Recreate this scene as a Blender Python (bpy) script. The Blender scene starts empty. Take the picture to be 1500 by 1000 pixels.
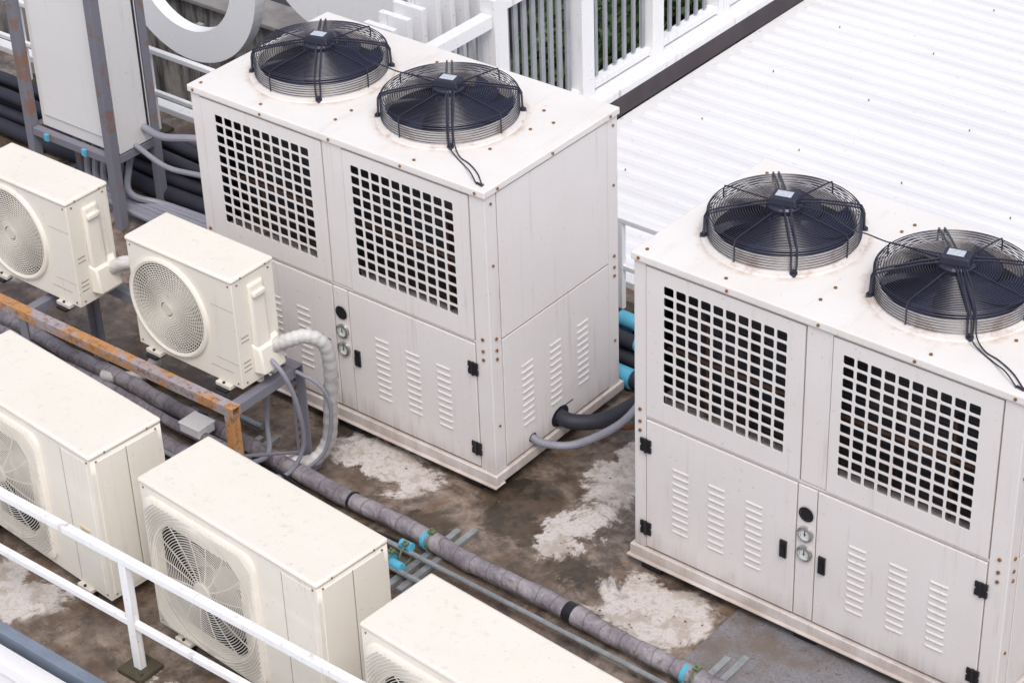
import bpy, math, random
import numpy as np
from mathutils import Vector, Matrix
random.seed(7)
SC=bpy.context.scene
# ------------------------------------------------------------ helpers
class MB:
    def __init__(s): s.v=[];s.f=[]
    def add(s,vs,fs):
        o=len(s.v);s.v+= [tuple(a) for a in vs];s.f+=[tuple(i+o for i in f) for f in fs];return s
    def box(s,x0,x1,y0,y1,z0,z1):
        return s.add([(x0,y0,z0),(x1,y0,z0),(x1,y1,z0),(x0,y1,z0),(x0,y0,z1),(x1,y0,z1),(x1,y1,z1),(x0,y1,z1)],
          [(0,3,2,1),(4,5,6,7),(0,1,5,4),(1,2,6,5),(2,3,7,6),(3,0,4,7)])
    def hexa(s,p):
        return s.add(p,[(0,3,2,1),(4,5,6,7),(0,1,5,4),(1,2,6,5),(2,3,7,6),(3,0,4,7)])
    def tube(s,pts,r,n=8,closed=False,cap=True):
        P=[Vector(q) for q in pts];m=len(P);vs=[];fs=[]
        rr=r if isinstance(r,(list,tuple)) else [r]*m
        up=None
        for i in range(m):
            a=P[(i-1)%m] if (closed or i>0) else P[i]
            b=P[(i+1)%m] if (closed or i<m-1) else P[i]
            t=(b-a).normalized()
            if up is None:
                up=Vector((0,0,1)) if abs(t.z)<.9 else Vector((1,0,0))
            x=(up-t*up.dot(t))
            if x.length<1e-4: x=Vector((1,0,0))-t*t.x
            x.normalize();up=x;y=t.cross(x)
            for k in range(n):
                an=2*math.pi*k/n
                vs.append(P[i]+(x*math.cos(an)+y*math.sin(an))*rr[i])
        for i in range(m if closed else m-1):
            j=(i+1)%m
            for k in range(n):
                l=(k+1)%n
                fs.append((i*n+k,i*n+l,j*n+l,j*n+k))
        if not closed and cap:
            fs.append(tuple(range(n-1,-1,-1)));fs.append(tuple((m-1)*n+k for k in range(n)))
        return s.add(vs,fs)
    def cyl(s,a,b,r,n=16,r2=None): return s.tube([a,b],[r,r2 if r2 is not None else r],n)
    def ring(s,c,R,r,axis='z',n=56,k=4):
        pts=[]
        for i in range(n):
            a=2*math.pi*i/n
            q=(R*math.cos(a),R*math.sin(a))
            pts.append((c[0]+q[0],c[1]+q[1],c[2]) if axis=='z' else (c[0]+q[0],c[1],c[2]+q[1]))
        return s.tube(pts,r,k,closed=True)
    def revolve(s,c,prof,axis='z',n=48):
        vs=[];fs=[]
        m=len(prof)
        for i in range(n):
            a=2*math.pi*i/n
            for (r,h) in prof:
                if axis=='z': vs.append((c[0]+r*math.cos(a),c[1]+r*math.sin(a),c[2]+h))
                else: vs.append((c[0]+r*math.cos(a),c[1]+h,c[2]+r*math.sin(a)))
        for i in range(n):
            j=(i+1)%n
            for k in range(m-1):
                fs.append((i*m+k,j*m+k,j*m+k+1,i*m+k+1))
        return s.add(vs,fs)
def spline(pts,n=8):
    P=[Vector(p) for p in pts];P=[P[0]*2-P[1]]+P+[P[-1]*2-P[-2]];out=[]
    for i in range(1,len(P)-2):
        for k in range(n):
            t=k/n;a,b,c,d=P[i-1],P[i],P[i+1],P[i+2]
            out.append(.5*((2*b)+(c-a)*t+(2*a-5*b+4*c-d)*t*t+(3*b-a-3*c+d)*t**3))
    out.append(P[-2]);return out
def empty(name,loc=(0,0,0),rz=0):
    e=bpy.data.objects.new(name,None);e.empty_display_size=.2
    e.location=loc;e.rotation_euler=(0,0,rz);bpy.context.collection.objects.link(e);return e
def part(mb,name,mat,parent=None,bevel=0,seg=2,smooth=False,loc=(0,0,0)):
    if isinstance(mb,MB):
        me=bpy.data.meshes.new(name);me.from_pydata(mb.v,[],mb.f);me.update()
        me.materials.append(mat)
        import bmesh
        bm=bmesh.new();bm.from_mesh(me);bmesh.ops.recalc_face_normals(bm,faces=bm.faces);bm.to_mesh(me);bm.free()
        if smooth:
            me.polygons.foreach_set('use_smooth',[True]*len(me.polygons))
            me.set_sharp_from_angle(angle=math.radians(35))
    else: me=mb
    ob=bpy.data.objects.new(name,me);bpy.context.collection.objects.link(ob)
    ob.location=loc
    if parent: ob.parent=parent
    if bevel:
        b=ob.modifiers.new("bevel",'BEVEL');b.width=bevel;b.segments=seg;b.limit_method='ANGLE';b.angle_limit=math.radians(50);b.harden_normals=False
    return ob
def duplicate(e,loc,rz=0):
    n=empty(e.name.split('.')[0],loc,rz)
    for c in list(e.children):
        d=c.copy();bpy.context.collection.objects.link(d);d.parent=n
    return n
# ------------------------------------------------------------ materials
class NT:
    def __init__(s,name):
        s.m=bpy.data.materials.new(name);s.m.use_nodes=True;s.t=s.m.node_tree
        s.b=s.t.nodes['Principled BSDF']
    def n(s,ty,**k):
        q=s.t.nodes.new(ty)
        for a,b in k.items(): setattr(q,a,b)
        return q
    def l(s,a,b): s.t.links.new(a,b)
    def inp(s,sock,v):
        if isinstance(v,bpy.types.NodeSocket): s.l(v,sock)
        else: sock.default_value=v
    def pos(s,obj=False):
        if obj: return s.n('ShaderNodeTexCoord').outputs['Object']
        return s.n('ShaderNodeNewGeometry').outputs['Position']
    def vm(s,op,a,b=None):
        q=s.n('ShaderNodeVectorMath',operation=op);s.inp(q.inputs[0],a)
        if b is not None: s.inp(q.inputs[1],b)
        return q.outputs['Value'] if op=='LENGTH' else q.outputs[0]
    def ma(s,op,a,b=None,clamp=False):
        q=s.n('ShaderNodeMath',operation=op,use_clamp=clamp);s.inp(q.inputs[0],a)
        if b is not None: s.inp(q.inputs[1],b)
        return q.outputs[0]
    def noise(s,vec,scale,detail=4,rough=.6,dist=0,col=False):
        q=s.n('ShaderNodeTexNoise');s.l(vec,q.inputs['Vector']);q.inputs['Scale'].default_value=scale
        q.inputs['Detail'].default_value=detail;q.inputs['Roughness'].default_value=rough;q.inputs['Distortion'].default_value=dist
        return q.outputs['Color'] if col else q.outputs['Fac']
    def mr(s,v,a,b,c=0,d=1,smooth=True):
        q=s.n('ShaderNodeMapRange',interpolation_type='SMOOTHSTEP' if smooth else 'LINEAR')
        s.inp(q.inputs[0],v)
        for i,x in zip((1,2,3,4),(a,b,c,d)): q.inputs[i].default_value=x
        return q.outputs[0]
    def mix(s,f,a,b,mode='MIX'):
        q=s.n('ShaderNodeMix',data_type='RGBA',blend_type=mode);s.inp(q.inputs[0],f)
        for i,v in ((6,a),(7,b)):
            if isinstance(v,tuple): v=(*v[:3],1)
            s.inp(q.inputs[i],v)
        return q.outputs[2]
    def bump(s,h,st=.2,dist=.01):
        q=s.n('ShaderNodeBump');q.inputs['Strength'].default_value=st;q.inputs['Distance'].default_value=dist
        s.l(h,q.inputs['Height']);s.l(q.outputs[0],s.b.inputs['Normal'])
    def col(s,c): s.inp(s.b.inputs['Base Color'],(*c,1) if isinstance(c,tuple) else c)
    def set(s,**k):
        for a,b in k.items(): s.inp(s.b.inputs[a.replace('_',' ')],b)
def simple(name,c,rough=.5,metal=0,var=.15,scale=6):
    t=NT(name);p=t.pos();n=t.noise(p,scale,3)
    t.col(t.mix(t.mr(n,.3,.7,0,var),c,tuple(x*.45 for x in c)))
    t.set(Roughness=rough,Metallic=metal);return t.m
def paint(name,c,rough=.4,blotch=.12,streak=.2,dirt=(.35,.27,.2),seed=0,wave=True,base=False):
    t=NT(name);p=t.pos();pw=p
    if seed: p=t.vm('ADD',p,(seed,seed*.7,seed*.3))
    n1=t.noise(p,1.3,5,.65)
    c1=t.mix(t.mr(n1,.35,.75,0,blotch),c,tuple(x*y for x,y in zip(c,(.80,.75,.71))))
    ps=t.vm('MULTIPLY',p,(16,16,.6));n2=t.noise(ps,1,4,.7)
    n3=t.noise(p,3,2)
    st=t.ma('MULTIPLY',t.mr(n2,.54,.76,0,streak),t.mr(n3,.38,.62))
    c2=t.mix(st,c1,dirt)
    n4=t.noise(p,38,2,.7);sp=t.mr(n4,.66,.76,0,streak*1.3)
    c3=t.mix(sp,c2,dirt)
    if base:
        sx=t.n('ShaderNodeSeparateXYZ');t.l(pw,sx.inputs[0])
        z=sx.outputs['Z']
        zz=t.ma('ADD',z,t.ma('MULTIPLY',t.ma('SUBTRACT',n2,.5),.30))
        g=t.ma('MULTIPLY',t.mr(zz,-.02,.24,.7,0),t.mr(n3,.3,.6,.35,1))
        c3=t.mix(g,c3,(.34,.27,.22))
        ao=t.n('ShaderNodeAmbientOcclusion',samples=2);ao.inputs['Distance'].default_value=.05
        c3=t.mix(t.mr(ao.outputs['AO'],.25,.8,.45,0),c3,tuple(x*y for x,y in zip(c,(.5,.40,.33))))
    t.col(c3);t.set(Roughness=t.mr(n1,.3,.7,rough,rough+.15))
    if wave: t.bump(t.noise(p,2.2,1),.25,.02)
    return t.m
M={}
M['white']=paint('chiller_paint',(.84,.805,.795),.30,.18,.34,(.42,.33,.27),0,True,True)
M['emboss']=paint('chiller_paint_louvre',(.78,.75,.74),.35,.16,.2)
M['beige']=paint('beige_enamel',(.83,.785,.70),.35,.20,.32,(.38,.30,.22),3)
M['beige_grille']=simple('beige_plastic',(.68,.64,.57),.45,0,.2)
M['beige_blade']=simple('beige_fan_blade',(.38,.355,.32),.45,0,.2)
M['railpaint']=paint('white_rail_paint',(.84,.84,.85),.4,.12,.55,(.3,.2,.14),5,False)
M['sign']=paint('white_sign_paint',(.90,.90,.91),.4,.08,.3,(.4,.35,.3),6,False)
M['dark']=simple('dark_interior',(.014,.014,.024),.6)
M['black']=simple('black_wire',(.032,.032,.056),.28,.0,.3,20)
M['blade']=simple('fan_blade_black',(.026,.029,.060),.20,0,.3,8)
M['hinge']=simple('black_hinge',(.015,.015,.02),.35)
M['chrome']=simple('steel_bezel',(.6,.6,.6),.25,.9)
M['dial']=simple('gauge_dial',(.75,.78,.76),.3)
M['label']=simple('silver_label',(.66,.70,.76),.3,.1,.5,70)
M['bolt']=simple('brass_bolt',(.36,.18,.085),.5,.4,.6,40)
M['rust']=simple('rust',(.22,.075,.03),.8,0,.6,30)
M['copper']=simple('copper_tube',(.16,.09,.065),.45,.5)
M['blue']=simple('blue_pvc',(.12,.48,.68),.35,0,.3)
M['zinc']=simple('galvanised_steel',(.45,.48,.50),.4,.6,.5,15)
M['brass']=simple('green_brass_clamp',(.26,.34,.18),.4,.5,.7,60)
M['blackfoam']=simple('black_insulation',(.03,.03,.045),.6,0,.4,10)
M['slat']=simple('grey_slat',(.33,.34,.37),.5,0,.3)
M['darkbeam']=simple('dark_fascia',(.065,.05,.06),.6,0,.4,4)
M['cable']=simple('grey_conduit',(.27,.27,.32),.5,0,.2)
M['slot']=simple('louvre_shadow_gap',(.38,.35,.345),.6,0,.2)
def topmat():
    t=NT('chiller_top_paint');p=t.pos();o=t.pos(True)
    n1=t.noise(p,1.5,5,.65);c=t.mix(t.mr(n1,.35,.8,0,.26),(.86,.83,.80),(.64,.56,.47))
    nw=t.noise(p,9,4,.7)
    acc=None
    for cx in(.54,1.56):
        d=t.vm('LENGTH',t.vm('MULTIPLY',t.vm('SUBTRACT',o,(cx,.60,2.0)),(1,1,0)))
        d=t.ma('ADD',d,t.ma('MULTIPLY',t.ma('SUBTRACT',nw,.5),.10))
        a=t.mr(d,.41,.49,1,0)
        acc=a if acc is None else t.ma('MAXIMUM',acc,a)
    n5=t.noise(p,5,3,.6)
    acc=t.ma('MULTIPLY',acc,t.mr(n5,.35,.62,.25,.9))
    c=t.mix(acc,c,(.46,.29,.17))
    n6=t.noise(p,30,3,.7);c=t.mix(t.mr(n6,.65,.75,0,.55),c,(.40,.25,.16))
    n7=t.noise(t.vm('MULTIPLY',p,(7,1.2,1)),1,4,.7);c=t.mix(t.mr(n7,.55,.75,0,.22),c,(.50,.42,.34))
    t.col(c);t.set(Roughness=.33);t.bump(t.noise(p,2.5,1),.3,.02);return t.m
M['top']=topmat()
def collarmat():
    t=NT('fan_collar_paint');p=t.pos();n=t.noise(p,7,4,.7)
    c=t.mix(t.mr(n,.48,.70,0,.6),(.80,.76,.73),(.44,.28,.18));t.col(c);t.set(Roughness=.5);return t.m
M['collar']=collarmat()
def beammat():
    t=NT('rusty_grey_steel');p=t.pos();n=t.noise(p,3.2,6,.75)
    c=t.mix(t.mr(n,.45,.53),(.36,.33,.36),(.50,.25,.095));c=t.mix(t.mr(t.noise(p,22,4,.75),.48,.66,0,.75),c,(.19,.09,.05))
    t.col(c);t.set(Roughness=.65);t.bump(n,.3,.01);return t.m
M['beam']=beammat()
def greysteel():
    t=NT('grey_painted_steel');p=t.pos();n=t.noise(p,5,5,.7)
    c=t.mix(t.mr(n,.55,.63,0,.75),(.20,.20,.24),(.26,.13,.07));t.col(c);t.set(Roughness=.55);return t.m
M['gsteel']=greysteel()
def wrapmat():
    t=NT('grey_tape_wrap');p=t.pos();w=t.n('ShaderNodeTexWave',wave_type='BANDS',bands_direction='X',wave_profile='SAW')
    t.l(t.vm('ADD',p,t.vm('MULTIPLY',t.noise(p,2.2,3,col=True),(.22,.22,.22))),w.inputs['Vector']);w.inputs['Scale'].default_value=2.6;w.inputs['Distortion'].default_value=.8
    n=t.noise(p,5,5,.7);c=t.mix(t.mr(n,.3,.7),(.18,.155,.185),(.37,.345,.37));c=t.mix(t.mr(w.outputs['Fac'],.86,1,0,.6),c,(.08,.07,.085))
    c=t.mix(t.mr(t.noise(p,14,4,.7),.56,.7,0,.7),c,(.16,.11,.085))
    t.col(c);t.set(Roughness=.5)
    h=t.ma('ADD',t.ma('MULTIPLY',w.outputs['Fac'],.6),t.noise(p,16,3));t.bump(h,.9,.02);return t.m
M['wrap']=wrapmat()
def whitewrap():
    t=NT('white_tape_wrap');p=t.pos();w=t.n('ShaderNodeTexWave',wave_type='BANDS',bands_direction='Z',wave_profile='SAW');t.l(p,w.inputs['Vector']);w.inputs['Scale'].default_value=5
    w.inputs['Distortion'].default_value=2.5
    c=t.mix(t.mr(w.outputs['Fac'],.75,1,0,.4),(.62,.61,.60),(.38,.36,.34));c=t.mix(t.mr(t.noise(p,9,4,.7),.5,.7,0,.45),c,(.33,.29,.26))
    t.col(c);t.set(Roughness=.6);t.bump(w.outputs['Fac'],.7,.015);return t.m
M['wwrap']=whitewrap()
def groundmat():
    t=NT('wet_stained_concrete');p=t.pos()
    wv=t.vm('MULTIPLY',t.vm('SUBTRACT',t.noise(p,2.4,6,.72,.5,True),(.5,.5,.5)),(.85,.85,0))
    wp=t.vm('ADD',p,wv)
    def blobs(lst,a0=.74):
        acc=None
        for x,y,sx,sy in lst:
            d=t.vm('LENGTH',t.vm('MULTIPLY',t.vm('SUBTRACT',wp,(x,y,-.08)),(1/sx,1/sy,0)))
            a=t.mr(d,a0,1.0,1,0)
            acc=a if acc is None else t.ma('MAXIMUM',acc,a)
        return acc
    wh=blobs([(-.74,-.14,.46,.20),(.50,.62,.25,.42),(.60,-.0,.17,.30),(1.40,-.30,.40,.30),(-1.7,-2.35,.5,.22),(-1.0,-1.25,.6,.25),(-.3,-2.45,.3,.12),(2.4,-1.3,.7,.3),(-3.8,-1.5,.6,.4),(.9,1.5,.4,.5),(-5,0,.8,.3)])
    dk=blobs([(.88,-.34,.36,.2),(-1.25,.0,.3,.2),(.1,.1,.34,.25),(-.2,-.45,.3,.18),(.55,1.3,.3,.4),(-.5,-1.5,.9,.3),(2,-.7,.5,.12),(-2.6,-.3,.8,.3),(-1.6,-1.5,.9,.25),(.25,-.15,.3,.2)],.5)
    rb=t.noise(p,2.9,4,.65,.3)
    n1=t.noise(p,1.6,6,.7,.3);n2=t.noise(p,7,6,.74,.2);n3=t.noise(p,55,3,.7)
    c=t.mix(t.mr(n1,.36,.64),(.11,.075,.054),(.31,.25,.205))
    c=t.mix(t.mr(rb,.50,.62,0,.6),c,(.15,.085,.05))
    c=t.mix(t.mr(n2,.42,.66,0,.8),c,(.055,.042,.036))
    whn=t.ma('MULTIPLY',wh,t.mr(n2,.30,.50,.35,1))
    c=t.mix(t.ma('MULTIPLY',dk,.9),c,t.mix(t.mr(n2,.4,.6),(.028,.024,.019),(.09,.062,.04)))
    c=t.mix(whn,c,t.mix(t.mr(n2,.38,.62),(.68,.645,.63),(.42,.365,.32)))
    c=t.mix(t.mr(n3,.56,.72,0,.5),c,(.07,.055,.045))
    t.col(c)
    r=t.mr(t.noise(p,2.1,4,.6),.46,.62,.04,.40);r=t.ma('MAXIMUM',r,t.ma('MULTIPLY',whn,.30))
    t.set(Roughness=r);h=t.ma('ADD',n3,t.ma('MULTIPLY',n2,1.2));t.bump(h,.14,.005);return t.m
M['ground']=groundmat()
def roofmat():
    t=NT('white_metal_roof');p=t.pos();n=t.noise(t.vm('MULTIPLY',p,(.5,3,1)),1.2,5,.7)
    c=t.mix(t.mr(n,.35,.75,0,.5),(.78,.78,.80),(.64,.63,.65));n4=t.noise(p,26,3,.7);c=t.mix(t.mr(n4,.64,.75,0,.5),c,(.42,.38,.36))
    t.col(c);t.set(Roughness=.5);return t.m
M['roof']=roofmat()
def wallmat():
    t=NT('stained_concrete_wall');p=t.pos();n=t.noise(t.vm('MULTIPLY',p,(5,5,.7)),1,6,.7);n1=t.noise(p,2,5,.7)
    c=t.mix(t.mr(n,.38,.6),(.36,.33,.30),(.05,.045,.045));c=t.mix(t.mr(n1,.5,.7,0,.6),c,(.10,.085,.08));t.col(c);t.set(Roughness=.85);return t.m
M['wall']=wallmat()
def speckle():
    t=NT('speckled_slab');p=t.pos();n=t.noise(p,60,2,.5);c=t.mix(t.mr(n,.40,.6),(.185,.18,.195),(.225,.22,.235));c=t.mix(t.mr(t.noise(p,42,2,.6),.62,.69,0,.65),c,(.07,.07,.07))
    c=t.mix(t.mr(t.noise(p,3,5),.46,.68,0,.8),c,(.15,.115,.09));t.col(c);t.set(Roughness=.15);return t.m
M['slab']=speckle()
M['asphalt']=simple('dark_asphalt',(.035,.035,.038),.8,0,.5,1)
def leafmat():
    t=NT('foliage');p=t.pos();n=t.noise(p,5,3);c=t.mix(t.mr(n,.35,.65),(.06,.12,.04),(.12,.20,.07));t.col(c);t.set(Roughness=.6);return t.m
M['leaf']=leafmat()
M['bark']=simple('bark',(.09,.06,.045),.9,0,.5,10)
def finmat():
    t=NT('coil_fins');p=t.pos();w=t.n('ShaderNodeTexWave',wave_type='BANDS',bands_direction='X');t.l(p,w.inputs['Vector']);w.inputs['Scale'].default_value=30
    w2=t.n('ShaderNodeTexWave',wave_type='BANDS',bands_direction='Z');t.l(p,w2.inputs['Vector']);w2.inputs['Scale'].default_value=14
    f=t.ma('MULTIPLY',w.outputs['Fac'],w2.outputs['Fac'])
    c=t.mix(f,(.014,.014,.022),(.075,.075,.09));c=t.mix(t.mr(t.noise(p,5,4),.5,.7,0,.6),c,(.13,.11,.095));t.col(c);t.set(Roughness=.6);return t.m
M['fins']=finmat()

# ------------------------------------------------------------ chiller
L,W,H=2.3,1.235,2.0
def chiller(loc,rz):
    E=empty('rooftop_chiller_unit',loc,rz)
    b=MB()
    b.box(.012,L-.012,.014,W-.012,.072,.962)
    fr=MB()
    for x0,x1 in((0,.078),(2.188,L)):
        for y0,y1 in((0,.10),(1.135,W)):
            fr.box(x0,x1,y0,y1,.07,1.953)
    fr.box(1.078,1.232,.0,.06,.985,1.953)
    fr.box(.079,2.187,.004,.05,.962,.980)
    fr.box(.079,2.187,.002,.06,1.94,1.953)
    part(b,'lower_core',M['white'],E)
    part(fr,'frame_posts',M['white'],E,.004)
    g=MB()
    for (x0,x1,gx0,gx1) in((.084,1.072,.189,.973),(1.238,2.182,1.290,2.076)):
        z0,z1,gz0,gz1=.985,1.936,1.103,1.862;y=-.004;d=.004
        nx,nz=10,11
        for a in((x0,gx0,z0,z1),(gx1,x1,z0,z1),(gx0,gx1,z0,gz0),(gx0,gx1,gz1,z1)):
            X0,X1,Z0,Z1=a;g.add([(X0,y,Z0),(X1,y,Z0),(X1,y,Z1),(X0,y,Z1)],[(0,1,2,3)])
        g.add([(x0,y,z0),(x1,y,z0),(x1,y,z1),(x0,y,z1),(x0,y+.02,z0),(x1,y+.02,z0),(x1,y+.02,z1),(x0,y+.02,z1)],[(0,1,5,4),(1,2,6,5),(2,3,7,6),(3,0,4,7)])
        px=(gx1-gx0)/nx;pz=(gz1-gz0)/nz
        for i in range(nx):
            for j in range(nz):
                cx=gx0+(i+.5)*px;cz=gz0+(j+.5)*pz
                hx,hz=px*.5,pz*.5;ix,iz=px*.40,pz*.39;c=.006
                o=[(-hx,-hz),(hx,-hz),(hx,hz),(-hx,hz)]
                inn=[(-ix+c,-iz),(ix-c,-iz),(ix,-iz+c),(ix,iz-c),(ix-c,iz),(-ix+c,iz),(-ix,iz-c),(-ix,-iz+c)]
                vs=[(cx+q[0],y,cz+q[1]) for q in o]+[(cx+q[0],y,cz+q[1]) for q in inn]+[(cx+q[0],y+d,cz+q[1]) for q in inn]
                fs=[(0,1,5,4),(1,2,7,6),(2,3,9,8),(3,0,11,10),(1,6,5),(2,8,7),(3,10,9),(0,4,11)]
                fs+=[(4+k,4+(k+1)%8,12+(k+1)%8,12+k) for k in range(8)]
                g.add(vs,fs)
    part(g,'front_grille_panels',M['white'],E)
    sm=MB();sm.box(.07,.185,.018,.03,.97,1.95);sm.box(.977,1.286,.018,.03,.97,1.95);sm.box(2.08,2.2,.018,.03,.97,1.95)
    sm.box(2.25,2.285,.08,1.16,.97,1.95)
    sm.box(.02,.03,.08,1.16,.97,1.95);sm.box(.07,2.2,1.2,1.21,.97,1.95)
    part(sm,'seam_shade_backing',M['dark'],E)  # near-black backing puts shadow lines into the panel seams
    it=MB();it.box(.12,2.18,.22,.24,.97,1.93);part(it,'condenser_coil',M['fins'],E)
    it=MB();it.box(.06,2.25,1.05,1.06,.97,1.93);it.box(.05,2.24,.05,1.1,1.925,1.935);part(it,'interior_shade_sheets',M['dark'],E)  # near-black sheets stand in for the shade inside the casing
    cp=MB()
    for z in(1.02,1.09,1.16,1.23,1.34):
        cp.cyl((.1,.17,z),(2.15,.17,z+.015),.011,8)
    for x in (.35,.62,1.5,1.85): cp.cyl((x,.19,.98),(x,.19,1.6),.012,8)
    part(cp,'copper_pipes',M['copper'],E,smooth=True)
    d=MB()
    d.box(.084,1.062,-.004,.0135,.085,.955);d.box(1.069,1.186,-.002,.0135,.085,.955);d.box(1.193,2.182,-.004,.0135,.085,.955)
    part(d,'front_doors',M['white'],E,.003)
    s=MB()
    s.box(L-.012,L+.003,.105,1.13,.985,1.945);s.box(L-.0115,L+.003,.105,1.13,.085,.975)
    s.box(-.003,.012,.105,1.13,.985,1.945);s.box(-.003,.0115,.105,1.13,.085,.975)
    s.box(.09,2.18,W-.0115,W+.003,.085,1.945)
    part(s,'side_panels',M['white'],E,.003)
    lo=MB();ls=MB();w=.056
    for j in range(10):
        z=.70-j*.047
        for x in(.315,.555,.80,1.445,1.69,1.93):
            lo.add([(x-w,-.0045,z+.010),(x+w,-.0045,z+.010),(x-w+.01,-.0105,z-.003),(x+w-.01,-.0105,z-.003),(x-w,-.0045,z-.007),(x+w,-.0045,z-.007)],[(0,2,3,1),(2,4,5,3),(0,4,2),(1,3,5)])
            ls.box(x-w+.008,x+w-.008,-.0055,-.0038,z-.0095,z-.0075)
        for yy in(.32,.59,.86):
            X=L+.0035
            lo.add([(X,yy-w,z+.010),(X,yy+w,z+.010),(X+.006,yy-w+.01,z-.003),(X+.006,yy+w-.01,z-.003),(X,yy-w,z-.007),(X,yy+w,z-.007)],[(0,2,3,1),(2,4,5,3),(0,4,2),(1,3,5)])
            ls.box(L+.002,L+.0045,yy-w+.008,yy+w-.008,z-.0095,z-.0075)
    part(lo,'pressed_louvres',M['emboss'],E)
    part(ls,'louvre_slots',M['slot'],E)
    b=MB();b.box(-.02,L+.02,-.022,.05,.005,.068);b.box(-.02,L+.02,W-.05,W+.022,.005,.068)
    b.box(-.02,.05,.05,W-.05,.005,.068);b.box(L-.05,L+.02,.05,W-.05,.005,.068)
    b.box(-.03,L+.03,-.045,.05,-.006,.005)
    part(b,'base_rail',M['white'],E,.003)
    f=MB()
    for x in(.12,1.15,2.12):
        for y in(.05,1.15): f.box(x-.07,x+.07,y-.06,y+.06,-.079,-.0065)
    part(f,'rubber_feet',M['dark'],E,.006)
    tp=MB();tp.box(-.012,L+.012,-.014,W+.012,1.955,2.0);part(tp,'top_plate',M['top'],E,.006)
    h=MB()
    for z in(.785,.215):
        for x,sx in((.082,1),(2.165,-1)):
            h.box(x-.036,x-.006,-.014,-.003,z-.042,z-.008);h.box(x-.036,x-.006,-.014,-.003,z+.008,z+.042)
            h.box(x+.006,x+.036,-.014,-.003,z-.042,z-.008);h.box(x+.006,x+.036,-.014,-.003,z+.008,z+.042)
            h.cyl((x,-.012,z-.045),(x,-.012,z+.045),.009,8);h.box(x-.03,x+.03,-.012,-.003,z-.01,z+.01)
    for x in(.995,1.238): h.box(x-.021,x+.021,-.016,-.0035,.44,.55);h.box(x-.012,x+.012,-.028,-.012,.455,.51)
    h.revolve((1.128,-.004,.785),[(0,0),(.036,0),(.036,-.003),(0,-.003)],'y',24)
    h.revolve((1.128,-.004,.785),[(.04,0),(.046,-.006),(.036,-.006)],'y',24)
    part(h,'hinges_latches_ports',M['hinge'],E,0)
    h=MB()
    for (yy,z,r) in((.62,.15,.085),(.35,.145,.035)):
        pts=[(L+.0042,yy+r*math.cos(a),z+r*.8*math.sin(a)) for a in np.linspace(0,2*math.pi,24,endpoint=False)]
        h.add(pts,[tuple(range(24))])
    h.box(L+.0035,L+.006,.57,.75,.20,.205)
    part(h,'pipe_entry_holes',M['dark'],E)
    gz=MB();gd=MB();gn=MB()
    for z in(.655,.525):
        gz.revolve((1.128,-.002,z),[(.036,-.02),(.047,-.016),(.049,0)],'y',32);gd.revolve((1.128,-.014,z),[(0,0),(.037,0)],'y',32)
        gz.revolve((1.128,-.002,z),[(.036,-.02),(.036,-.01)],'y',32)
        gn.box(1.126,1.130,-.0165,-.0145,z-.01,z+.026);gn.revolve((1.128,-.0165,z),[(0,0),(.006,0)],'y',12)
        for a in np.linspace(-.6,3.7,12): gn.box(1.128+.029*math.cos(a)-.002,1.128+.029*math.cos(a)+.002,-.0158,-.0146,z+.029*math.sin(a)-.002,z+.029*math.sin(a)+.002)
    part(gz,'gauge_bezels',M['chrome'],E,smooth=True);part(gd,'gauge_dials',M['dial'],E);part(gn,'gauge_needles',M['hinge'],E)
    bo=MB()
    def bz(x,y,r=.010): bo.cyl((x,y,1.999),(x,y,2.007),r,8)
    for x,y in((.05,.05),(.55,.05),(1.75,.05),(2.25,.05),(.06,.6),(1.05,.16),(1.05,1.08),(1.98,.95),(2.06,.72),(2.02,.4),(2.12,.86),(1.05,.30),(.1,1.1),(1.18,.92),(1.03,.98)): bz(x,y)
    for z in(.93,1.01,.87):
        for x in(.04,2.245): bo.cyl((x,-.008,z),(x,.0,z),.010,8)
        for y in(.05,1.19): bo.cyl((L,y,z),(L+.008,y,z),.010,8)
    for x in (.04,.6,1.15,1.7,2.245):
        bo.cyl((x,-.02,1.978),(x,-.012,1.978),.009,8)
    for y in (.1,.6,1.15): bo.cyl((L+.012,y,1.978),(L+.02,y,1.978),.009,8)
    for z in (.4,1.5,1.9): bo.cyl((L,1.19,z),(L+.008,1.19,z),.008,8);bo.cyl((L,.05,z),(L+.008,.05,z),.008,8)
    part(bo,'rusty_bolts',M['bolt'],E,smooth=True)
    for fi,cx in enumerate((.54,1.56)):
        cy=.60;z0=2.0
        c=MB();c.revolve((cx,cy,z0),[(.445,.0005),(.44,.010),(.405,.014),(.396,.022),(.392,.085),(.386,.088),(.380,.082),(.378,.004)],'z',72)
        part(c,'fan_collar',M['collar'],E,smooth=True)
        c=MB();c.revolve((cx,cy,z0+.0035),[(0,0),(.379,0)],'z',48);part(c,'fan_throat_shade',M['dark'],E)  # near-black disc paints the shade of an open fan hole
        w=MB()
        for k in range(8): w.ring((cx,cy,z0+.028+k*.0155),.408,.0028,n=64)
        nr=24
        for k in range(nr):
            R_=.400-k*(.400-.085)/(nr-1);zz=z0+.142+.022*(1-(R_/.4)**2)
            w.ring((cx,cy,zz),R_,.0025 if k else .004,n=64)
        a0=math.radians(-50)
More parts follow.
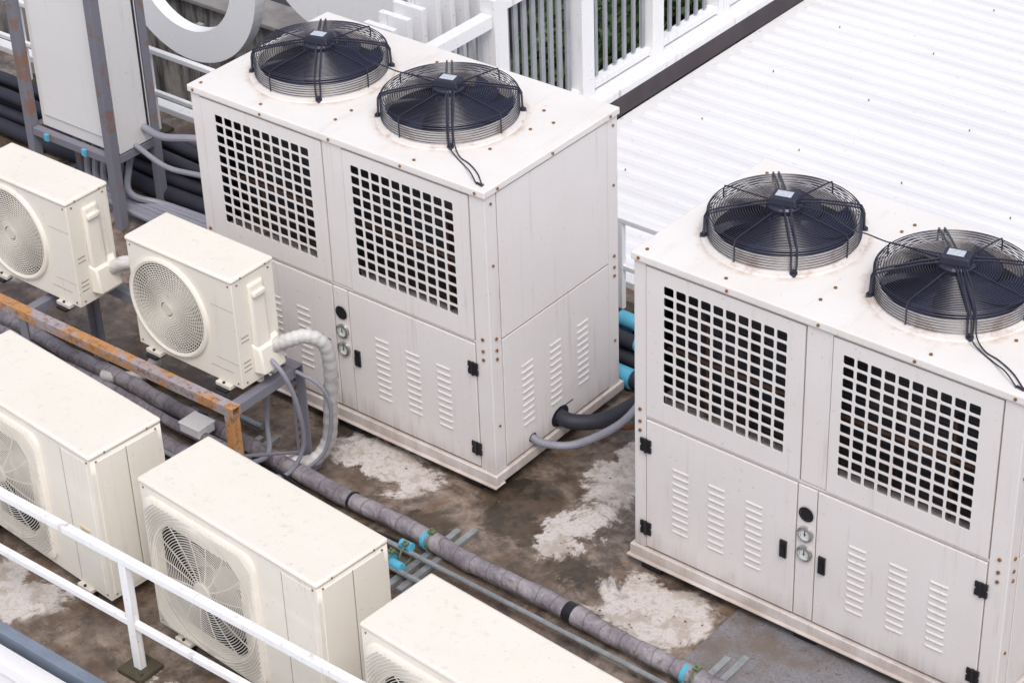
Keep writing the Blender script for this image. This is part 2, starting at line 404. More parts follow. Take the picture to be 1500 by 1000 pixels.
        for k in range(4):
            a=a0+k*math.pi/2
            ca,sa=math.cos(a),math.sin(a)
            for off in(-.015,.015):
                P=[(cx+ca*r-sa*off*q,cy+sa*r+ca*off*q,z0+z) for r,z,q in((.07,.205,1.2),(.18,.195,1),(.34,.166,1),(.405,.150,1),(.419,.12,1),(.421,.06,1),(.424,.012,.6))]
                w.tube(P,.0062,6)
            w.cyl((cx+ca*.424,cy+sa*.424,z0+.001),(cx+ca*.424,cy+sa*.424,z0+.022),.021,12)
            w.cyl((cx+ca*.424,cy+sa*.424,z0+.02),(cx+ca*.424,cy+sa*.424,z0+.034),.011,6)
            a+=math.pi/4;ca,sa=math.cos(a),math.sin(a)
            P=[(cx+ca*r,cy+sa*r,z0+z) for r,z in((.07,.18),(.2,.166),(.36,.154),(.405,.147),(.414,.12),(.414,.02))]
            w.tube(P,.0045,6)
        part(w,'fan_guard_wires',M['black'],E,smooth=True)
        bl=MB();ph=[.3,1.1][fi]
        for k in range(6):
            vs=[];fs=[];nr_=8
            for i in range(nr_):
                r=.07+i*(.37-.07)/(nr_-1);wd=.42+.10*math.sin(i/(nr_-1)*3.1)-.05*i/nr_
                sw=ph+k*math.pi/3+.5*(r/.37)**2
                for j,s_ in enumerate((-1,-.33,.33,1)):
                    an=sw+s_*wd*.62
                    vs.append((cx+r*math.cos(an),cy+r*math.sin(an),z0+.06+s_*.035*(.6+.6*r)))
            for i in range(nr_-1):
                for j in range(3): fs.append((i*4+j,i*4+j+1,i*4+j+5,i*4+j+4))
            bl.add(vs,fs)
        bl.revolve((cx,cy,z0),[(.0,.115),(.075,.115),(.085,.10),(.085,.03)],'z',32)
        part(bl,'fan_blades',M['blade'],E,smooth=True)
        hb=MB();a=a0;R2=Matrix.Rotation(a+math.pi/4+.35,3,'Z')
        hb.revolve((cx,cy,z0),[(0,.2),(.088,.2),(.1,.19),(.1,.15)],'z',24)
        vs=[R2@Vector(q) for q in [(-.082,-.062,.198),(.082,-.062,.198),(.082,.062,.198),(-.082,.062,.198),(-.070,-.050,.242),(.070,-.050,.242),(.070,.050,.242),(-.070,.050,.242)]]
        hb.hexa([(q.x+cx,q.y+cy,q.z+z0) for q in vs])
        part(hb,'fan_motor_box',M['black'],E,.008,3)
        lb=MB();vs=[R2@Vector(q) for q in [(-.048,-.030,.2435),(.040,-.030,.2435),(.040,.032,.2435),(-.048,.032,.2435)]]
        lb.add([(q.x+cx,q.y+cy,q.z+z0) for q in vs],[(0,1,2,3)])
        part(lb,'motor_label',M['label'],E)
    cb=MB()
    cb.tube(spline([(1.60,.55,2.21),(1.72,.40,2.195),(1.835,.262,2.155),(1.865,.235,2.04),(1.93,.21,2.008),(2.03,.16,2.008),(2.13,.09,2.03),(2.22,.035,2.008)]),.0042,6)
    cb.tube(spline([(1.62,.57,2.21),(1.74,.43,2.20),(1.85,.285,2.155),(1.875,.265,2.04),(1.95,.22,2.008),(2.04,.19,2.008),(2.15,.13,2.008),(2.25,.045,2.008)]),.0042,6)
    cb.cyl((2.215,.045,2.008),(2.26,.035,2.008),.007,8)
    cb.tube(spline([(.60,.58,2.21),(.78,.62,2.2),(.93,.60,2.17),(1.03,.62,2.16),(1.2,.6,2.17),(1.5,.6,2.21)]),.0042,6)
    part(cb,'fan_cables',M['black'],E,smooth=True)
    return E
ch1=chiller((-L,0,0),0)
ch2=duplicate(ch1,(1.045,-.033,0),-.008)

# ------------------------------------------------------------ split AC outdoor units
def body_hole(mb,L_,W_,z0,z1,cx,cz,r,depth):
    cs=[math.atan2(z-cz,x-cx)%(2*math.pi) for x in(0,L_) for z in(z0,z1)]
    an=sorted(set([round(2*math.pi*k/64,6) for k in range(64)]+[round(c,6) for c in cs]))
    n=len(an);o=[];i_=[]
    for a in an:
        c,s=math.cos(a),math.sin(a)
        t=1e9
        if c>1e-9:t=min(t,(L_-cx)/c)
        if c<-1e-9:t=min(t,-cx/c)
        if s>1e-9:t=min(t,(z1-cz)/s)
        if s<-1e-9:t=min(t,(z0-cz)/s)
        o.append((cx+c*t,0,cz+s*t));i_.append((cx+c*r,0,cz+s*r))
    vs=o+i_+[(x,W_,z) for x,_,z in o]+[(x,depth,z) for x,_,z in i_]
    fs=[]
    for k in range(n):
        l=(k+1)%n
        fs.append((k,l,n+l,n+k));fs.append((k,l,2*n+l,2*n+k));fs.append((n+k,n+l,3*n+l,3*n+k))
    fs.append(tuple(range(2*n,3*n)))
    mb.add(vs,fs)
def rrect(cx,cz,hx,hz,rad,n=6):
    out=[]
    for sx,sz,a0 in((1,1,0),(-1,1,90),(-1,-1,180),(1,-1,270)):
        for k in range(n+1):
            a=math.radians(a0+90*k/n);out.append((cx+sx*(hx-rad)+rad*math.cos(a),cz+sz*(hz-rad)+rad*math.sin(a)))
    return out
def split_unit(loc,rz,L_,W_,H_,cx,cz,r,style):
    E=empty('split_air_conditioner_outdoor_unit',loc,rz)
    dp=.15 if style=='A' else .22
    m=MB();body_hole(m,L_,W_,0,H_-.035,cx,cz,r,dp);part(m,'casing',M['beige'],E,.014,3,smooth=True)
    m=MB();m.box(-.008,L_+.008,-.010,W_+.008,H_-.033,H_);o=part(m,'top_lid',M['beige'],E,.016,3,smooth=True)
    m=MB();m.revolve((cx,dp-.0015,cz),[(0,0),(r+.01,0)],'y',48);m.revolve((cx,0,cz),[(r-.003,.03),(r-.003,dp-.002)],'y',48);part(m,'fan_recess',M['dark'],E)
    m=MB();yb=dp*.55
    for k in range(3):
        vs=[];fs=[]
        for i in range(7):
            q=.06+i*(r*.90-.06)/6
            for s_ in(-1,-.3,.3,1):
                a=k*2.094+.5+.5*(q/r)+s_*.50
                vs.append((cx+q*math.cos(a),yb+s_*.035,cz+q*math.sin(a)))
        for i in range(6):
            for j in range(3): fs.append((i*4+j,i*4+j+1,i*4+j+5,i*4+j+4))
        m.add(vs,fs)
    m.revolve((cx,0,cz),[(0,yb-.04),(.05,yb-.04),(.065,yb-.02),(.065,yb+.03)],'y',24)
    part(m,'fan_blades',M['beige_blade'],E,smooth=True)
    g=MB();rm=MB()
    if style=='A':
        rm.revolve((cx,0,cz),[(r+.022,.002),(r+.018,-.018),(r+.004,-.024),(r-.012,-.018),(r-.012,.004)],'y',64)
        for k in range(19):
            q=.035+k*(r-.045)/18;g.ring((cx,-.012-.012*(1-(q/r)**2),cz),q,.0034,'y',48,4)
        for k in range(60):
            a=2*math.pi*k/60
            P=[]
            for i in range(6):
                q=.05+i*(r-.05)/5;an=a+.5*(q/r)
                P.append((cx+q*math.cos(an),-.010-.012*(1-(q/r)**2),cz+q*math.sin(an)))
            g.tube(P,.0028,4)
        g.revolve((cx,-.026,cz),[(0,0),(.04,0),(.045,.01)],'y',24)
    else:
        hx=r+.035
        o_=rrect(cx,cz,hx,hx,.09);n=len(o_)
        cir=[]
        for (x,z) in o_:
            a=math.atan2(z-cz,x-cx);cir.append((cx+(r-.012)*math.cos(a),cz+(r-.012)*math.sin(a)))
        i1=rrect(cx,cz,hx-.014,hx-.014,.08)
        vs=[(x,.001,z) for x,z in o_]+[(x,-.018,z) for x,z in o_]+[(x,-.026,z) for x,z in i1]+[(x,-.012,z) for x,z in cir]
        fs=[]
        for k in range(n):
            l=(k+1)%n
            for q in range(3): fs.append((q*n+k,q*n+l,(q+1)*n+l,(q+1)*n+k))
        rm.add(vs,fs)
        nr=23
        for k in range(nr):
            q=.07+k*(r-.075)/(nr-1);g.ring((cx,-.020-.012*(1-(q/r)**2),cz),q,.0028,'y',56,4)
        for k in range(1,9):
            q=r+k*.016
            for a0 in(45,135,225,315):
                h=math.degrees(math.acos(min(1,(hx-.02)/q))) if q>hx-.02 else 0
                sp=45-h
                if sp<6: continue
                P=[(cx+q*math.cos(math.radians(a)),-.026,cz+q*math.sin(math.radians(a))) for a in np.linspace(a0-sp,a0+sp,10)]
                g.tube(P,.0035,4)
        for k in range(16):
            a=2*math.pi*k/16
            P=[(cx+q*math.cos(a+.25*q/r),-.016-.012*(1-(q/r)**2),cz+q*math.sin(a+.25*q/r)) for q in (.06,r*.3,r*.6,r*.8,r)]
            g.tube(P,.004,4)
        g.revolve((cx,-.036,cz),[(0,0),(.06,0),(.068,.012)],'y',24)
    part(rm,'grille_frame',M['beige'],E,smooth=True);part(g,'grille_wires',M['beige_grille'],E,smooth=True)
    s=MB()
    if style=='A':
        s.hexa([(L_-.002,.10,.06),(L_+.075,.12,.06),(L_+.075,.30,.06),(L_-.002,.315,.06),(L_-.002,.10,.26),(L_+.05,.12,.22),(L_+.05,.29,.22),(L_-.002,.315,.26)])
        s.hexa([(L_-.002,.11,.25),(L_+.030,.12,.22),(L_+.030,.235,.22),(L_-.002,.25,.25),(L_-.002,.11,.66),(L_+.022,.12,.65),(L_+.022,.225,.65),(L_-.002,.24,.66)])
        s.box(L_+.018,L_+.045,.125,.225,.57,.61)
        part(s,'valve_cover',M['beige'],E,.012,3,smooth=True)
        m=MB();
        for z in (.10,.13,.16,.3,.33): m.box(L_-.001,L_+.0015,.03,.09,z,z+.008)
        m.box(L_*.72,L_*.93,-.0015,.001,.09,.094)
        for z in (.16,.52): m.box(L_*.78,L_-.01,-.001,.001,z,z+.003)
        part(m,'side_slots',M['beige_blade'],E)
    else:
        s.box(L_-.26,L_-.035,-.003,.001,.03,H_-.06)
        s.box(L_-.002,L_+.004,.03,.24,.03,H_-.06);s.box(L_-.002,L_+.004,.25,W_-.03,.10,H_-.06)
        part(s,'access_panels',M['beige'],E,.003,2)
        m=MB();m.box(L_-.001,L_+.0025,.243,.247,.05,H_-.06);m.box(L_-.268,L_-.264,-.0012,.001,.03,H_-.06);part(m,'panel_gaps',M['slot'],E)
        m=MB();m.box(L_-.19,L_-.09,-.008,-.002,H_*.42,H_*.42+.035);part(m,'badge',simple('cream_badge',(.75,.66,.42),.4),E,.004)
        m=MB();m.box(L_-.175,L_-.105,-.0095,-.0075,H_*.42+.01,H_*.42+.016);part(m,'badge_text',M['cable'],E)
        m=MB();m.cyl((L_,W_-.09,.25),(L_+.09,W_-.09,.25),.022,10);m.cyl((L_+.06,W_-.09,.25),(L_+.06,W_-.09,.32),.016,8)
        m.cyl((L_,W_-.09,.15),(L_+.08,W_-.09,.15),.018,10);part(m,'service_valves',M['hinge'],E,smooth=True)
    sc=MB()
    for x in(.03,L_-.03):
        for z in (.03,H_-.055):
            sc.cyl((x,-.004,z),(x,.003,z),.006,8)
    for y in (.04,W_-.04):
        for z in (.03,H_-.055): sc.cyl((L_-.002,y,z),(L_+.005,y,z),.006,8)
    for q in (.2,.8): sc.cyl((L_+.006,W_*q,H_-.017),(L_+.011,W_*q,H_-.017),.006,8)
    part(sc,'screws',M['bolt'],E)
    f=MB()
    for x in(L_*.16,L_*.84):
        f.box(x-.06,x+.06,-.03,W_+.03,-.025,.001)
    part(f,'mounting_feet',M['beige_grille'],E,.004)
    f=MB()
    for x in(L_*.16,L_*.84):
        for y in(-.01,W_+.01): f.box(x-.045,x+.045,y-.04,y+.04,-.045 if style=='A' else -.079,-.0255)
        for y in(-.018,W_+.018): f.cyl((x,y,-.025),(x,y,.012),.009,8)
    part(f,'rubber_pads',M['hinge'],E,.004)
    return E
LA,WA,HA=.867,.332,.745
split_unit((-1.129-LA,-.904,.735),-.007,LA,WA,HA,.315,.36,.305,'A')
a0=split_unit((-2.575-LA,-.85,.735),-.005,LA,WA,HA,.315,.36,.305,'A')
LB,WB,HB=1.385,.49,1.0
thB=-.075
def placeB(nx,ny):
    return (nx-LB*math.cos(thB),ny-LB*math.sin(thB),0)
b2=split_unit(placeB(.67,-2.20),thB,LB,WB,HB,.47,.475,.41,'B')
b1=duplicate(b2,placeB(-1.06,-2.12),thB-.01)
b3=duplicate(b2,(1.04,-2.28,0),thB+.006)

# ------------------------------------------------------------ steel stand
E=empty('steel_equipment_stand')
m=MB()
def chan(m,x0,x1,y0,y1,z0,z1,along):
    t=.008
    m.box(x0,x1,y0,y1,z1-t,z1)
    if along=='x': m.box(x0,x1,y0,y0+t,z0,z1-t);m.box(x0,x1,y1-t,y1,z0,z1-t)
    else: m.box(x0,x0+t,y0,y1,z0,z1-t);m.box(x1-t,x1,y0,y1,z0,z1-t)
chan(m,-5.2,-1.09,-1.05,-.98,.62,.685,'x')
m.box(-1.162,-1.1,-1.05,-.985,.30,.615)
part(m,'front_rusty_beam',M['beam'],E,.002)
m=MB();chan(m,-5.2,-1.09,-.52,-.45,.62,.685,'x')
for x in(-1.16,-2.95,-4.6): chan(m,x,x+.065,-.979,-.521,.618,.683,'y')
for x in(-1.15,-2.97,-4.6):
    m.box(x,x+.012,-.51,-.463,-.079,.617);m.box(x,x+.07,-.462,-.45,-.079,.618)
    zt=.299 if x==-1.15 else .617
    m.box(x,x+.012,-1.032,-.985,-.079,zt);m.box(x,x+.07,-1.045,-1.033,-.079,zt)
    m.box(x-.04,x+.1,-.55,-.41,-.0792,-.07);m.box(x-.04,x+.1,-1.09,-.95,-.0792,-.07)
m.tube([(-1.13,-.98,.3),(-1.13,-.5,.05)],.012,6)
part(m,'legs_and_cross_beams',M['gsteel'],E,.002)
m=MB()
for z in np.arange(0.02,.58,.06): m.box(-1.137,-1.135,-.495,-.475,z,z+.03)
part(m,'slot_holes',M['rust'],E)
E=empty('wrapped_refrigerant_line')
m=MB();P=spline([(-1.10,-.66,.92),(-1.0,-.63,.98),(-.92,-.56,1.00),(-.86,-.48,.92),(-.87,-.44,.70),(-.92,-.42,.42),(-.97,-.42,.15),(-1.05,-.52,.02),(-1.3,-.6,0.0)],10)
m.tube(P,[.044+.003*math.sin(i*1.9) for i in range(len(P))],12)
part(m,'white_wrap',M['wwrap'],E,smooth=True)
m=MB();m.tube(spline([(-1.1,-.72,.88),(-.98,-.72,.80),(-.95,-.66,.55),(-1.0,-.6,.2),(-1.1,-.7,.0),(-1.35,-.82,.05),(-1.5,-.85,.02)],10),.014,8)
m.tube(spline([(-1.05,-.55,.70),(-.9,-.5,.62),(-.88,-.46,.4),(-.95,-.5,.1),(-1.15,-.62,-.03),(-1.6,-.64,0)],10),.012,8)
m.tube(spline([(-1.25,-.6,.62),(-1.27,-.62,.3),(-1.22,-.7,.1),(-1.4,-.84,.03)],10),.016,8)
part(m,'cables',M['cable'],E,smooth=True)
E=empty('wrapped_refrigerant_line')
m=MB();m.tube(spline([(-2.53,-.60,.92),(-2.44,-.57,.97),(-2.38,-.48,.93),(-2.37,-.43,.70),(-2.40,-.41,.42),(-2.47,-.42,.15),(-2.6,-.5,.02),(-2.8,-.6,0.0)],10),.045,12)
part(m,'white_wrap',M['wwrap'],E,smooth=True)

# ------------------------------------------------------------ pipe run
E=empty('wrapped_pipe_run')
def wav(x0,x1,y0,y1,z,amp=.006,n=30,ph=0):
    return [(x0+(x1-x0)*i/n,y0+(y1-y0)*i/n+amp*math.sin(i*1.7+ph),z+amp*.6*math.sin(i*2.3+ph)) for i in range(n+1)]
def lumpy(m,P,r,k,ph=0):
    P=spline(P,6);m.tube(P,[r*(1+.05*math.sin(i*1.3+ph)+.04*math.sin(i*.37+ph*2)) for i in range(len(P))],k)
m=MB()
lumpy(m,wav(-6.5,3.2,-.42,-.76,.0,.009),.054,14)
lumpy(m,wav(-6.5,-.08,-.72,-.93,-.01,.009,ph=2,n=24),.050,14,1)
lumpy(m,wav(-6.5,-1.3,-.58,-.78,.065,.012,ph=1,n=20),.035,12,2)
part(m,'wrapped_pipes',M['wrap'],E,smooth=True)
m=MB()
m.tube([(-6.5,-.86,-.02),(3.2,-1.0,-.02)],.016,10);m.tube([(-.6,-.80,.01),(3.2,-.90,.01)],.016,10)
m.tube([(-6.5,-.30,-.04),(-1.6,-.36,-.04)],.02,10)
for x in(-4.3,-1.55,.05,1.95):
    m.box(x-.02,x+.02,-1.12,-.42,-.077,-.052);m.box(x+.06,x+.10,-1.05,-.36,-.077,-.05)
part(m,'conduits_and_struts',M['zinc'],E,smooth=True)
m=MB();bb=MB()
for x,y in((-4.3,-.54),(-1.55,-.63),(.05,-.655),(1.95,-.72),(.0,-.83),(-.02,-.93),(1.97,-.88),(-1.55,-.86),(-1.50,-.9)):
    pts=[(x,y+.060*math.cos(a),.0+.060*math.sin(a)) for a in np.linspace(0,2*math.pi,20,endpoint=False)]
    m.tube(pts,.006,5,closed=True)
    m.cyl((x,y,.055),(x,y,.10),.008,6);m.box(x-.018,x+.018,y-.018,y+.018,.075,.083)
part(m,'pipe_clamps',M['brass'],E)
bb.cyl((-.11,-.925,-.005),(-.03,-.93,-.005),.056,16);bb.cyl((-.03,-.93,-.005),(.06,-.935,-.005),.030,12)
bb.cyl((.00,-.655,.0),(.03,-.657,.0),.0585,16);bb.cyl((1.87,-.72,0),(1.90,-.72,0),.059,16)
bb.cyl((-.06,-.80,.035),(.02,-.80,.035),.03,12)
part(bb,'blue_couplings',M['blue'],E,smooth=True)
m=MB();m.tube([(1.05,-.68,.0),(1.11,-.683,.0)],.059,14);m.tube([(-1.95,-.58,.0),(-1.9,-.58,.0)],.059,14);m.tube([(-.60,-.63,.0),(-.585,-.63,.0)],.0585,14)
m.tube(spline([(-5,-.66,.05),(-3.6,-.60,.02),(-2.8,-.68,.03),(-2.0,-.69,.05),(-1.2,-.70,.03),(-.6,-.76,-.03),(-.1,-.72,-.04)],10),.009,6)
part(m,'black_tape_bands_and_wire',M['hinge'],E,smooth=True)
E=empty('junction_box');m=MB();m.box(-1.87,-1.70,-.80,-.66,.07,.13);part(m,'box_body',M['railpaint'],E,.008)
m=MB();m.box(-1.875,-1.695,-.805,-.655,.131,.142);part(m,'box_lid',M['railpaint'],E,.004)
m=MB();rr=random.Random(11)
for k in range(520):
    x=rr.uniform(-2.6,2.6);y=rr.choice([rr.uniform(-1.6,-.02),rr.uniform(.0,1.3),rr.gauss(-.55,.12)])
    if x<0 and 0<y: continue
    if x>1.0 and y>-.05: continue
    s=rr.uniform(.003,.011);a=rr.random()*6.28
    c,sn=math.cos(a),math.sin(a);q=rr.uniform(.3,.9)
    pts=[(x+s*c,y+s*sn,-.0785),(x-s*q*sn,y+s*q*c,-.0785+s*.3),(x-s*c,y-s*sn,-.0785),(x+s*q*sn,y-s*q*c,-.0785+s*.2),(x,y,-.0785+s*.8)]
    m.add(pts,[(0,1,4),(1,2,4),(2,3,4),(3,0,4)])
part(m,'roof_grit_debris',simple('grit',(.20,.16,.12),.8,0,.9,20))

# ------------------------------------------------------------ rear pipes
E=empty('insulated_pipe_bundle')
m=MB()
for k,(y,z,r) in enumerate(((1.36,0.0,.06),(1.50,.02,.05),(1.64,.0,.055),(1.80,.03,.06),(1.93,.0,.045),(1.55,.14,.05),(1.72,.15,.045))):
    m.tube(wav(-9,5,y,y+.03,z,.012,ph=k),r,12)
part(m,'black_insulated_pipes',M['blackfoam'],E,smooth=True)
m=MB()
for (y,z,r,x) in((1.36,0,.067,-.14),(1.55,.14,.058,-.10),(1.72,.15,.053,-.36),(1.8,.03,.067,-.42)):
    m.cyl((x,y+.02,z),(x+.14,y+.02,z),r,16)
part(m,'blue_couplings',M['blue'],E,smooth=True)
m=MB()
for x in(-5.2,-3.2,.6): m.box(x,x+.05,1.25,2.0,-.079,-.05)
part(m,'supports',M['gsteel'],E)
E=empty('flexible_conduit')
m=MB();P=spline([(-.02,.35,.145),(.10,.36,.13),(.24,.48,.12),(.36,.78,.16),(.36,1.10,.26),(.30,1.40,.28),(.2,1.7,.2)],24)
m.tube(P,[.024+.0025*(i%2) for i in range(len(P))],10);part(m,'grey_hose',M['cable'],E,smooth=True)
m=MB();P=spline([(-.03,.62,.15),(.10,.63,.14),(.22,.78,.12),(.26,1.05,.10),(.26,1.4,.05)],12);m.tube(P,.05,12)
part(m,'black_insulated_pipe',M['blackfoam'],E,smooth=True)
m=MB();m.tube(spline([(.0,.9,-.02),(.3,.95,0),(.42,1.3,.02),(.5,1.6,.0)],10),.016,8);part(m,'copper_line',M['rust'],E,smooth=True)

# ------------------------------------------------------------ electrical cabinet and frame
E=empty('electrical_cabinet')
m=MB();m.box(-5.02,-4.20,.955,1.27,.50,3.2);part(m,'cabinet_body',paint('grey_cabinet_paint',(.76,.745,.735),.4,.15,.3,(.3,.28,.28),9),E,.006)
m=MB();m.box(-4.97,-4.27,.945,.9545,.60,3.1);part(m,'cabinet_door',paint('grey_door_paint',(.82,.81,.81),.4,.15,.2,(.3,.28,.28),11),E,.004)
m=MB();m.box(-4.199,-4.193,1.235,1.25,.55,3.1);part(m,'cabinet_side_gap',M['dark'],E)
m=MB()
for x in(-5.12,-4.26): m.box(x,x+.07,.865,.94,-.079,3.4);m.box(x,x+.06,1.28,1.35,-.079,3.4);m.box(x+.002,x+.06,.941,1.279,.43,.49)
m.box(-5.049,-4.261,.875,.935,.44,.50)
part(m,'support_frame',M['gsteel'],E,.004)
m=MB()
for k in range(6):
    x=-4.75+k*.09
    m.tube(spline([(x,1.1+.02*k,.5),(x,1.1,.3),(x+.05,1.05,.12),(x+.3,1.0+.04*k,.03),(x+1.2,1.0+.055*k,.0),(x+2.2,1.02+.05*k,-.02)],10),.024,8)
part(m,'bent_conduits',M['cable'],E,smooth=True)
m=MB();m.tube(spline([(-4.20,1.2,.62),(-4.0,1.2,.6),(-3.7,1.3,.62),(-3.4,1.3,.55),(-3.2,1.25,.3),(-3.1,1.2,0)],10),.028,10)
m.tube(spline([(-4.20,1.1,.52),(-3.9,1.12,.42),(-3.5,1.2,.4),(-3.3,1.2,.2)],10),.02,10)
part(m,'side_conduits',M['cable'],E,smooth=True)
m=MB();m.box(-4.9,-4.86,.85,.87,.45,.50);m.box(-4.5,-4.46,.85,.87,.45,.50);part(m,'blue_tags',M['blue'],E)
E=empty('pipe_support_stand');m=MB();m.box(-2.75,-2.68,.55,.62,-.079,.5);m.box(-2.80,-2.63,.50,.67,.5,.56);m.box(-2.679,-2.45,.56,.60,.3,.34)
part(m,'post',M['gsteel'],E,.004);m=MB();m.box(-2.77,-2.66,.540,.549,.12,.40);part(m,'rust_patch_plate',M['rust'],E)

# ------------------------------------------------------------ platform, roofs, ground
def sheet(name,x0,x1,y0,y1,z,mat):
    m=MB();m.add([(x0,y0,z),(x1,y0,z),(x1,y1,z),(x0,y1,z)],[(0,1,2,3)]);return part(m,name,mat)
E=empty('concrete_roof_deck')
m=MB();m.box(-12,12,-2.62,2.36,-.5,-.08);part(m,'slab',M['ground'],E)
m=MB();m.box(-12,12,2.361,2.46,-.5,-.03);part(m,'rear_curb',M['railpaint'],E,.006)
m=MB();m.box(-12,12,-2.69,-2.621,-.5,.0);part(m,'front_curb',simple('blue_grey_curb',(.20,.24,.31),.6,0,.4,5),E,.006)
E=empty('speckled_floor_slab');m=MB();m.box(1.76,2.9,-.66,.25,-.0798,-.066);part(m,'slab',M['slab'],E,.002)
sheet('ground',-300,300,-300,300,-9,M['asphalt'])
def corr(name,x0,x1,y0,y1,z,per,h,slope=0):
    m=MB();vs=[];fs=[];y=y0;prof=[]
    while y<y1:
        prof+=[(y,0),(y+per*.30,.15*h),(y+per*.42,.8*h),(y+per*.55,h),(y+per*.75,h),(y+per*.88,.8*h)];y+=per
    xs=np.linspace(x0,x1,2);k=len(prof)
    for x in xs:
        for (yy,zz) in prof: vs.append((x,yy,z+zz+slope*(yy-y0)))
    for i in range(k-1): fs.append((i,i+1,k+i+1,k+i))
    m.add(vs,fs);return part(m,name,M['roof'],smooth=False)
E=empty('corrugated_metal_roof')
o=corr('roof_sheets',-2.34,14,2.48,16,-.22,.17,.018);o.parent=E
o=corr('overlap_sheets',3.2,14,2.48,16,-.2165,.17,.018);o.parent=E
m=MB()
for y in np.arange(2.9,16,1.02):
    for x in np.arange(-1.9,13,.9):
        m.cyl((x,y-.03,-.21),(x,y-.03,-.198),.006,6)
part(m,'roof_screws',M['bolt'],E)
m=MB();m.box(-2.47,-2.35,2.47,16,-.30,-.235);part(m,'edge_gutter',M['railpaint'],E,.003)
E=empty('corrugated_metal_roof')
o=corr('roof_sheets',-12,12,-9,-2.88,-.05,.17,.016);o.parent=E

# ------------------------------------------------------------ railings
def railing(y,x0,x1,zt,zm,posts,w=.028):
    E=empty('white_metal_railing')
    m=MB();m.box(x0,x1,y-w*.9,y+w*.9,zt-w,zt+w*.6);m.box(x0,x1,y-w*.7,y+w*.7,zm-w*.9,zm+w*.6)
    for x in posts: m.box(x-w,x+w,y-w*.85,y+w*.85,-.07,zt-w)
    part(m,'rails_and_posts',M['railpaint'],E,.005)
    m=MB()
    for x in posts: m.box(x-.09,x+.09,y-.09,y+.09,-.0795,-.05);m.cyl((x+.06,y-.05,-.05),(x+.06,y-.05,-.03),.01,6)
    part(m,'base_plates',simple('mossy_base',(.07,.06,.035),.8,0,.5,15),E,.01)
railing(-2.385,-9,6,.695,.26,(-8.2,-6.3,-4.4,-2.5,-.575,1.35,3.2,5.1))
railing(2.10,-9,6,.64,.28,(-8.1,-6.6,-5.1,-3.6,-2.1,-.62,.9,2.4,3.9,5.4),.025)

# ------------------------------------------------------------ louvred fence
E=empty('slatted_fence')
m=MB();m.box(-2.80,-2.475,1.6,14,-.06,.0)
PY=(1.75,3.33,4.37,5.30,6.25,7.2,8.15,9.1,10.1,11.1)
for y in PY:
    top=1.15 if y<3 else 3.0
    if abs(y-3.33)<.01: top=1.24
    m.box(-2.74,-2.60,y-.075,y+.075,.0,top)
m.box(-2.72,-2.62,1.82,3.25,1.02,1.12);m.box(-2.72,-2.62,3.41,14,2.5,2.6)
m.box(-2.72,-2.63,1.82,3.25,.02,.10);m.box(-2.72,-2.63,3.41,14,.02,.08)
m.box(-2.72,-2.63,3.41,4.29,1.10,1.16)
part(m,'posts_and_beams',M['railpaint'],E,.004)
m=MB();m.box(-2.82,-2.471,1.6,14,-.22,-.062);part(m,'dark_fascia',M['darkbeam'],E)
m=MB()
y=1.90
while y<12:
    if all(abs(y-p_)>.10 for p_ in PY):
        hw=.024 if y<4.3 else .018
        m.box(-2.69,-2.67,y-hw,y+hw,.10,1.01 if y<3.3 else (1.09 if y<4.3 else 2.5))
    y+=.105 if y<4.3 else .125
part(m,'grey_slats',M['slat'],E)
E=empty('stepped_white_louvre')
m=MB()
for k in range(8):
    x=-3.1;y=2.55+k*.16
    m.box(x-.14,x+.14,y,y+.05,-.5,1.18+.02*k);m.box(x-.14,x-.04,y+.051,y+.159,-.5,1.10+.02*k)
part(m,'fins',M['railpaint'],E,.003)

# ------------------------------------------------------------ letters, wall, background building
def ringsign(cx,cz,Ro,Ri):
    E=empty('sign_letter_ring')
    m=MB();m.revolve((cx,3.55,cz),[(Ri,0),(Ro,0),(Ro,.12),(Ri,.12),(Ri,0)],'y',72);part(m,'ring',M['sign'],E,.004)
    m=MB();m.box(cx-.03,cx+.03,3.68,3.72,-2.5,cz-Ri);part(m,'strut',M['slat'],E)
ringsign(-6.25,.50,.86,.58)
ringsign(-4.52,1.12,.80,.44)
ringsign(-8.1,.42,.80,.52)
E=empty('concrete_wall')
m=MB();m.box(-16,-3.6,5.0,5.3,-9,-.75);part(m,'wall_body',M['wall'],E,.01)
m=MB();m.box(-16,-3.6,4.94,5.36,-.749,-.70);part(m,'coping',simple('pale_coping',(.30,.28,.27),.8,0,.7,3),E,.01)
E=empty('dark_building')
m=MB();m.box(-16,-3.6,6.2,7.2,-9,-1.6)
m.box(-16,-6,9,12,-9,0)
part(m,'walls',simple('dark_building_wall',(.05,.048,.06),.8,0,.5,2),E)
m=MB()
for k in range(24):
    x=-15.5+k*.5;m.box(x,x+.06,6.1,6.19,-9,-1.7)
for z in(-2.2,-2.9,-3.6,-4.3): m.box(-16,-3.6,6.05,6.09,z,z+.06)
part(m,'window_bars',simple('mullion',(.16,.17,.21),.5),E)
m=MB();m.box(-3.9,-3.6,5.37,14,-9,-3.4);part(m,'side_wall',simple('dark_side_wall',(.06,.055,.06),.8,0,.5,3),E)
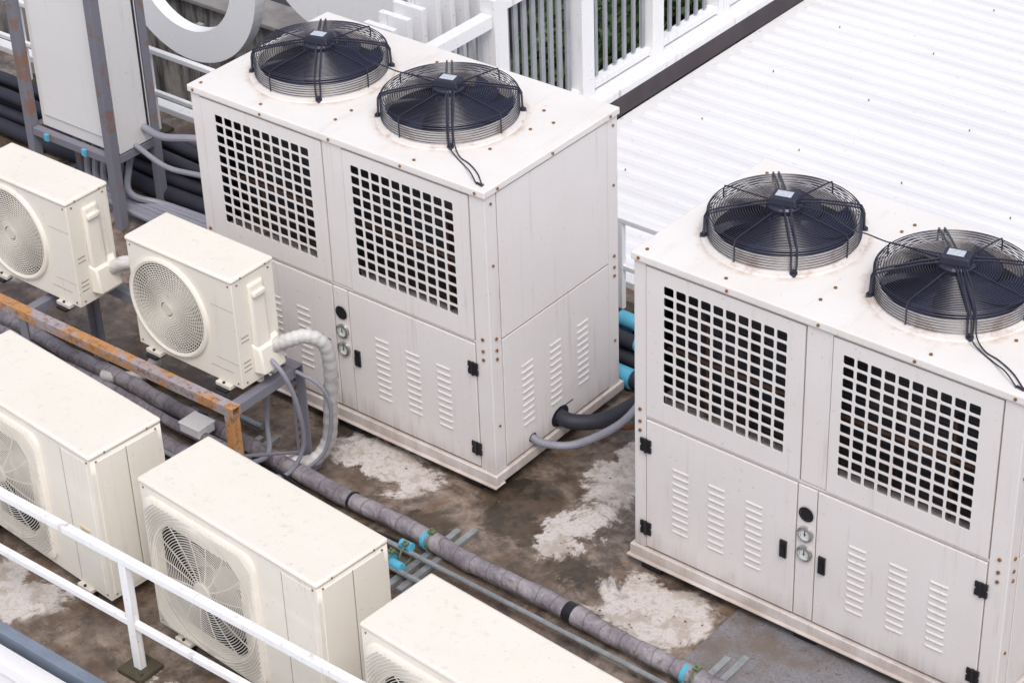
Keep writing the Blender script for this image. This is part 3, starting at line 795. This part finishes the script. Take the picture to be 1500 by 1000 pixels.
def tree(x,y,z,r,seed,zb=-9):
    rr=random.Random(seed);E=empty('leafy_tree',(x,y,0))
    m=MB();m.tube([(0,0,zb),(.06,.02,(zb+z)/2),(0,0,z)],[.16,.12,.05],8)
    for k in range(7):
        a=rr.random()*6.28;m.tube([(0,0,z-.9*r),(math.cos(a)*r*.45,math.sin(a)*r*.45,z-.1*r),(math.cos(a)*r*.8,math.sin(a)*r*.8,z+.3*r*rr.random())],[.05,.03,.012],6)
    part(m,'trunk_and_limbs',M['bark'],E,smooth=True)
    m=MB();cl=[]
    for k in range(26):
        d=Vector((rr.gauss(0,1),rr.gauss(0,1),rr.gauss(0,.8))).normalized()*r*rr.uniform(.35,.95);cl.append(d)
    for k in range(3000):
        c=rr.choice(cl)+Vector((rr.gauss(0,1),rr.gauss(0,1),rr.gauss(0,1)))*r*.17
        s=rr.uniform(.03,.06);u=Vector((rr.gauss(0,1),rr.gauss(0,1),rr.gauss(0,.6))).normalized();v=u.orthogonal().normalized();w=u.cross(v)
        c=c+Vector((0,0,z))
        m.add([c+v*s*1.6,c+w*s*.6,c-v*s*1.6,c-w*s*.6],[(0,1,2,3)])
    part(m,'foliage',M['leaf'],E)
tree(-3.75,6.0,-.75,.65,1);tree(-3.8,7.3,-.55,.75,2);tree(-4.2,8.9,-.7,.9,3)

# ------------------------------------------------------------ camera
def rod(w):
    a=np.linalg.norm(w);k=w/a;K=np.array([[0,-k[2],k[1]],[k[2],0,-k[0]],[-k[1],k[0],0]])
    return np.eye(3)+np.sin(a)*K+(1-np.cos(a))*K@K
p=np.array([0.0211,0.1162,-0.0296,-0.0905,0.8535,13.5983])
X=np.array([.829,.332,-.451]);Y=np.array([.561,-.409,.720])
X/=np.linalg.norm(X);Y-=X*(X@Y);Y/=np.linalg.norm(Y);Z=np.cross(X,Y)
R=rod(p[:3])@np.stack([X,Y,Z],1);C=-R.T@p[3:6]
cam=bpy.data.cameras.new('camera');co=bpy.data.objects.new('camera',cam);bpy.context.collection.objects.link(co)
mw=Matrix.Identity(4)
for i in range(3):
    mw[i][0]=R[0][i];mw[i][1]=-R[1][i];mw[i][2]=-R[2][i];mw[i][3]=C[i]
co.matrix_world=mw
cam.sensor_width=36;cam.lens=3330.786/1500*36;cam.clip_end=1000;cam.clip_start=.1
SC.camera=co
# ------------------------------------------------------------ light
w=bpy.data.worlds.new('World');SC.world=w;w.use_nodes=True;nt=w.node_tree
sky=nt.nodes.new('ShaderNodeTexSky');sky.sky_type='NISHITA';sky.sun_disc=False
d=Vector((.50,-.50,1.15)).normalized()
el=math.asin(d.z);sky.sun_elevation=el;sky.sun_rotation=math.atan2(d.x,d.y)
sky.air_density=1.0;sky.dust_density=3.5;sky.ozone_density=1.5
hs=nt.nodes.new('ShaderNodeHueSaturation');hs.inputs['Saturation'].default_value=.55
nt.links.new(sky.outputs[0],hs.inputs['Color']);nt.links.new(hs.outputs[0],nt.nodes['Background'].inputs[0]);nt.nodes['Background'].inputs[1].default_value=.15
hs.inputs['Value'].default_value=1.1
sl=bpy.data.lights.new('sun','SUN');sl.energy=1.5;sl.angle=math.radians(28);sl.color=(1,.945,.915)
so=bpy.data.objects.new('sun',sl);bpy.context.collection.objects.link(so);so.rotation_euler=d.to_track_quat('Z','Y').to_euler();so.location=(0,0,10)
w.cycles.sampling_method='MANUAL';w.cycles.sample_map_resolution=256
SC.view_settings.view_transform='Standard';SC.view_settings.look='None';SC.view_settings.exposure=0
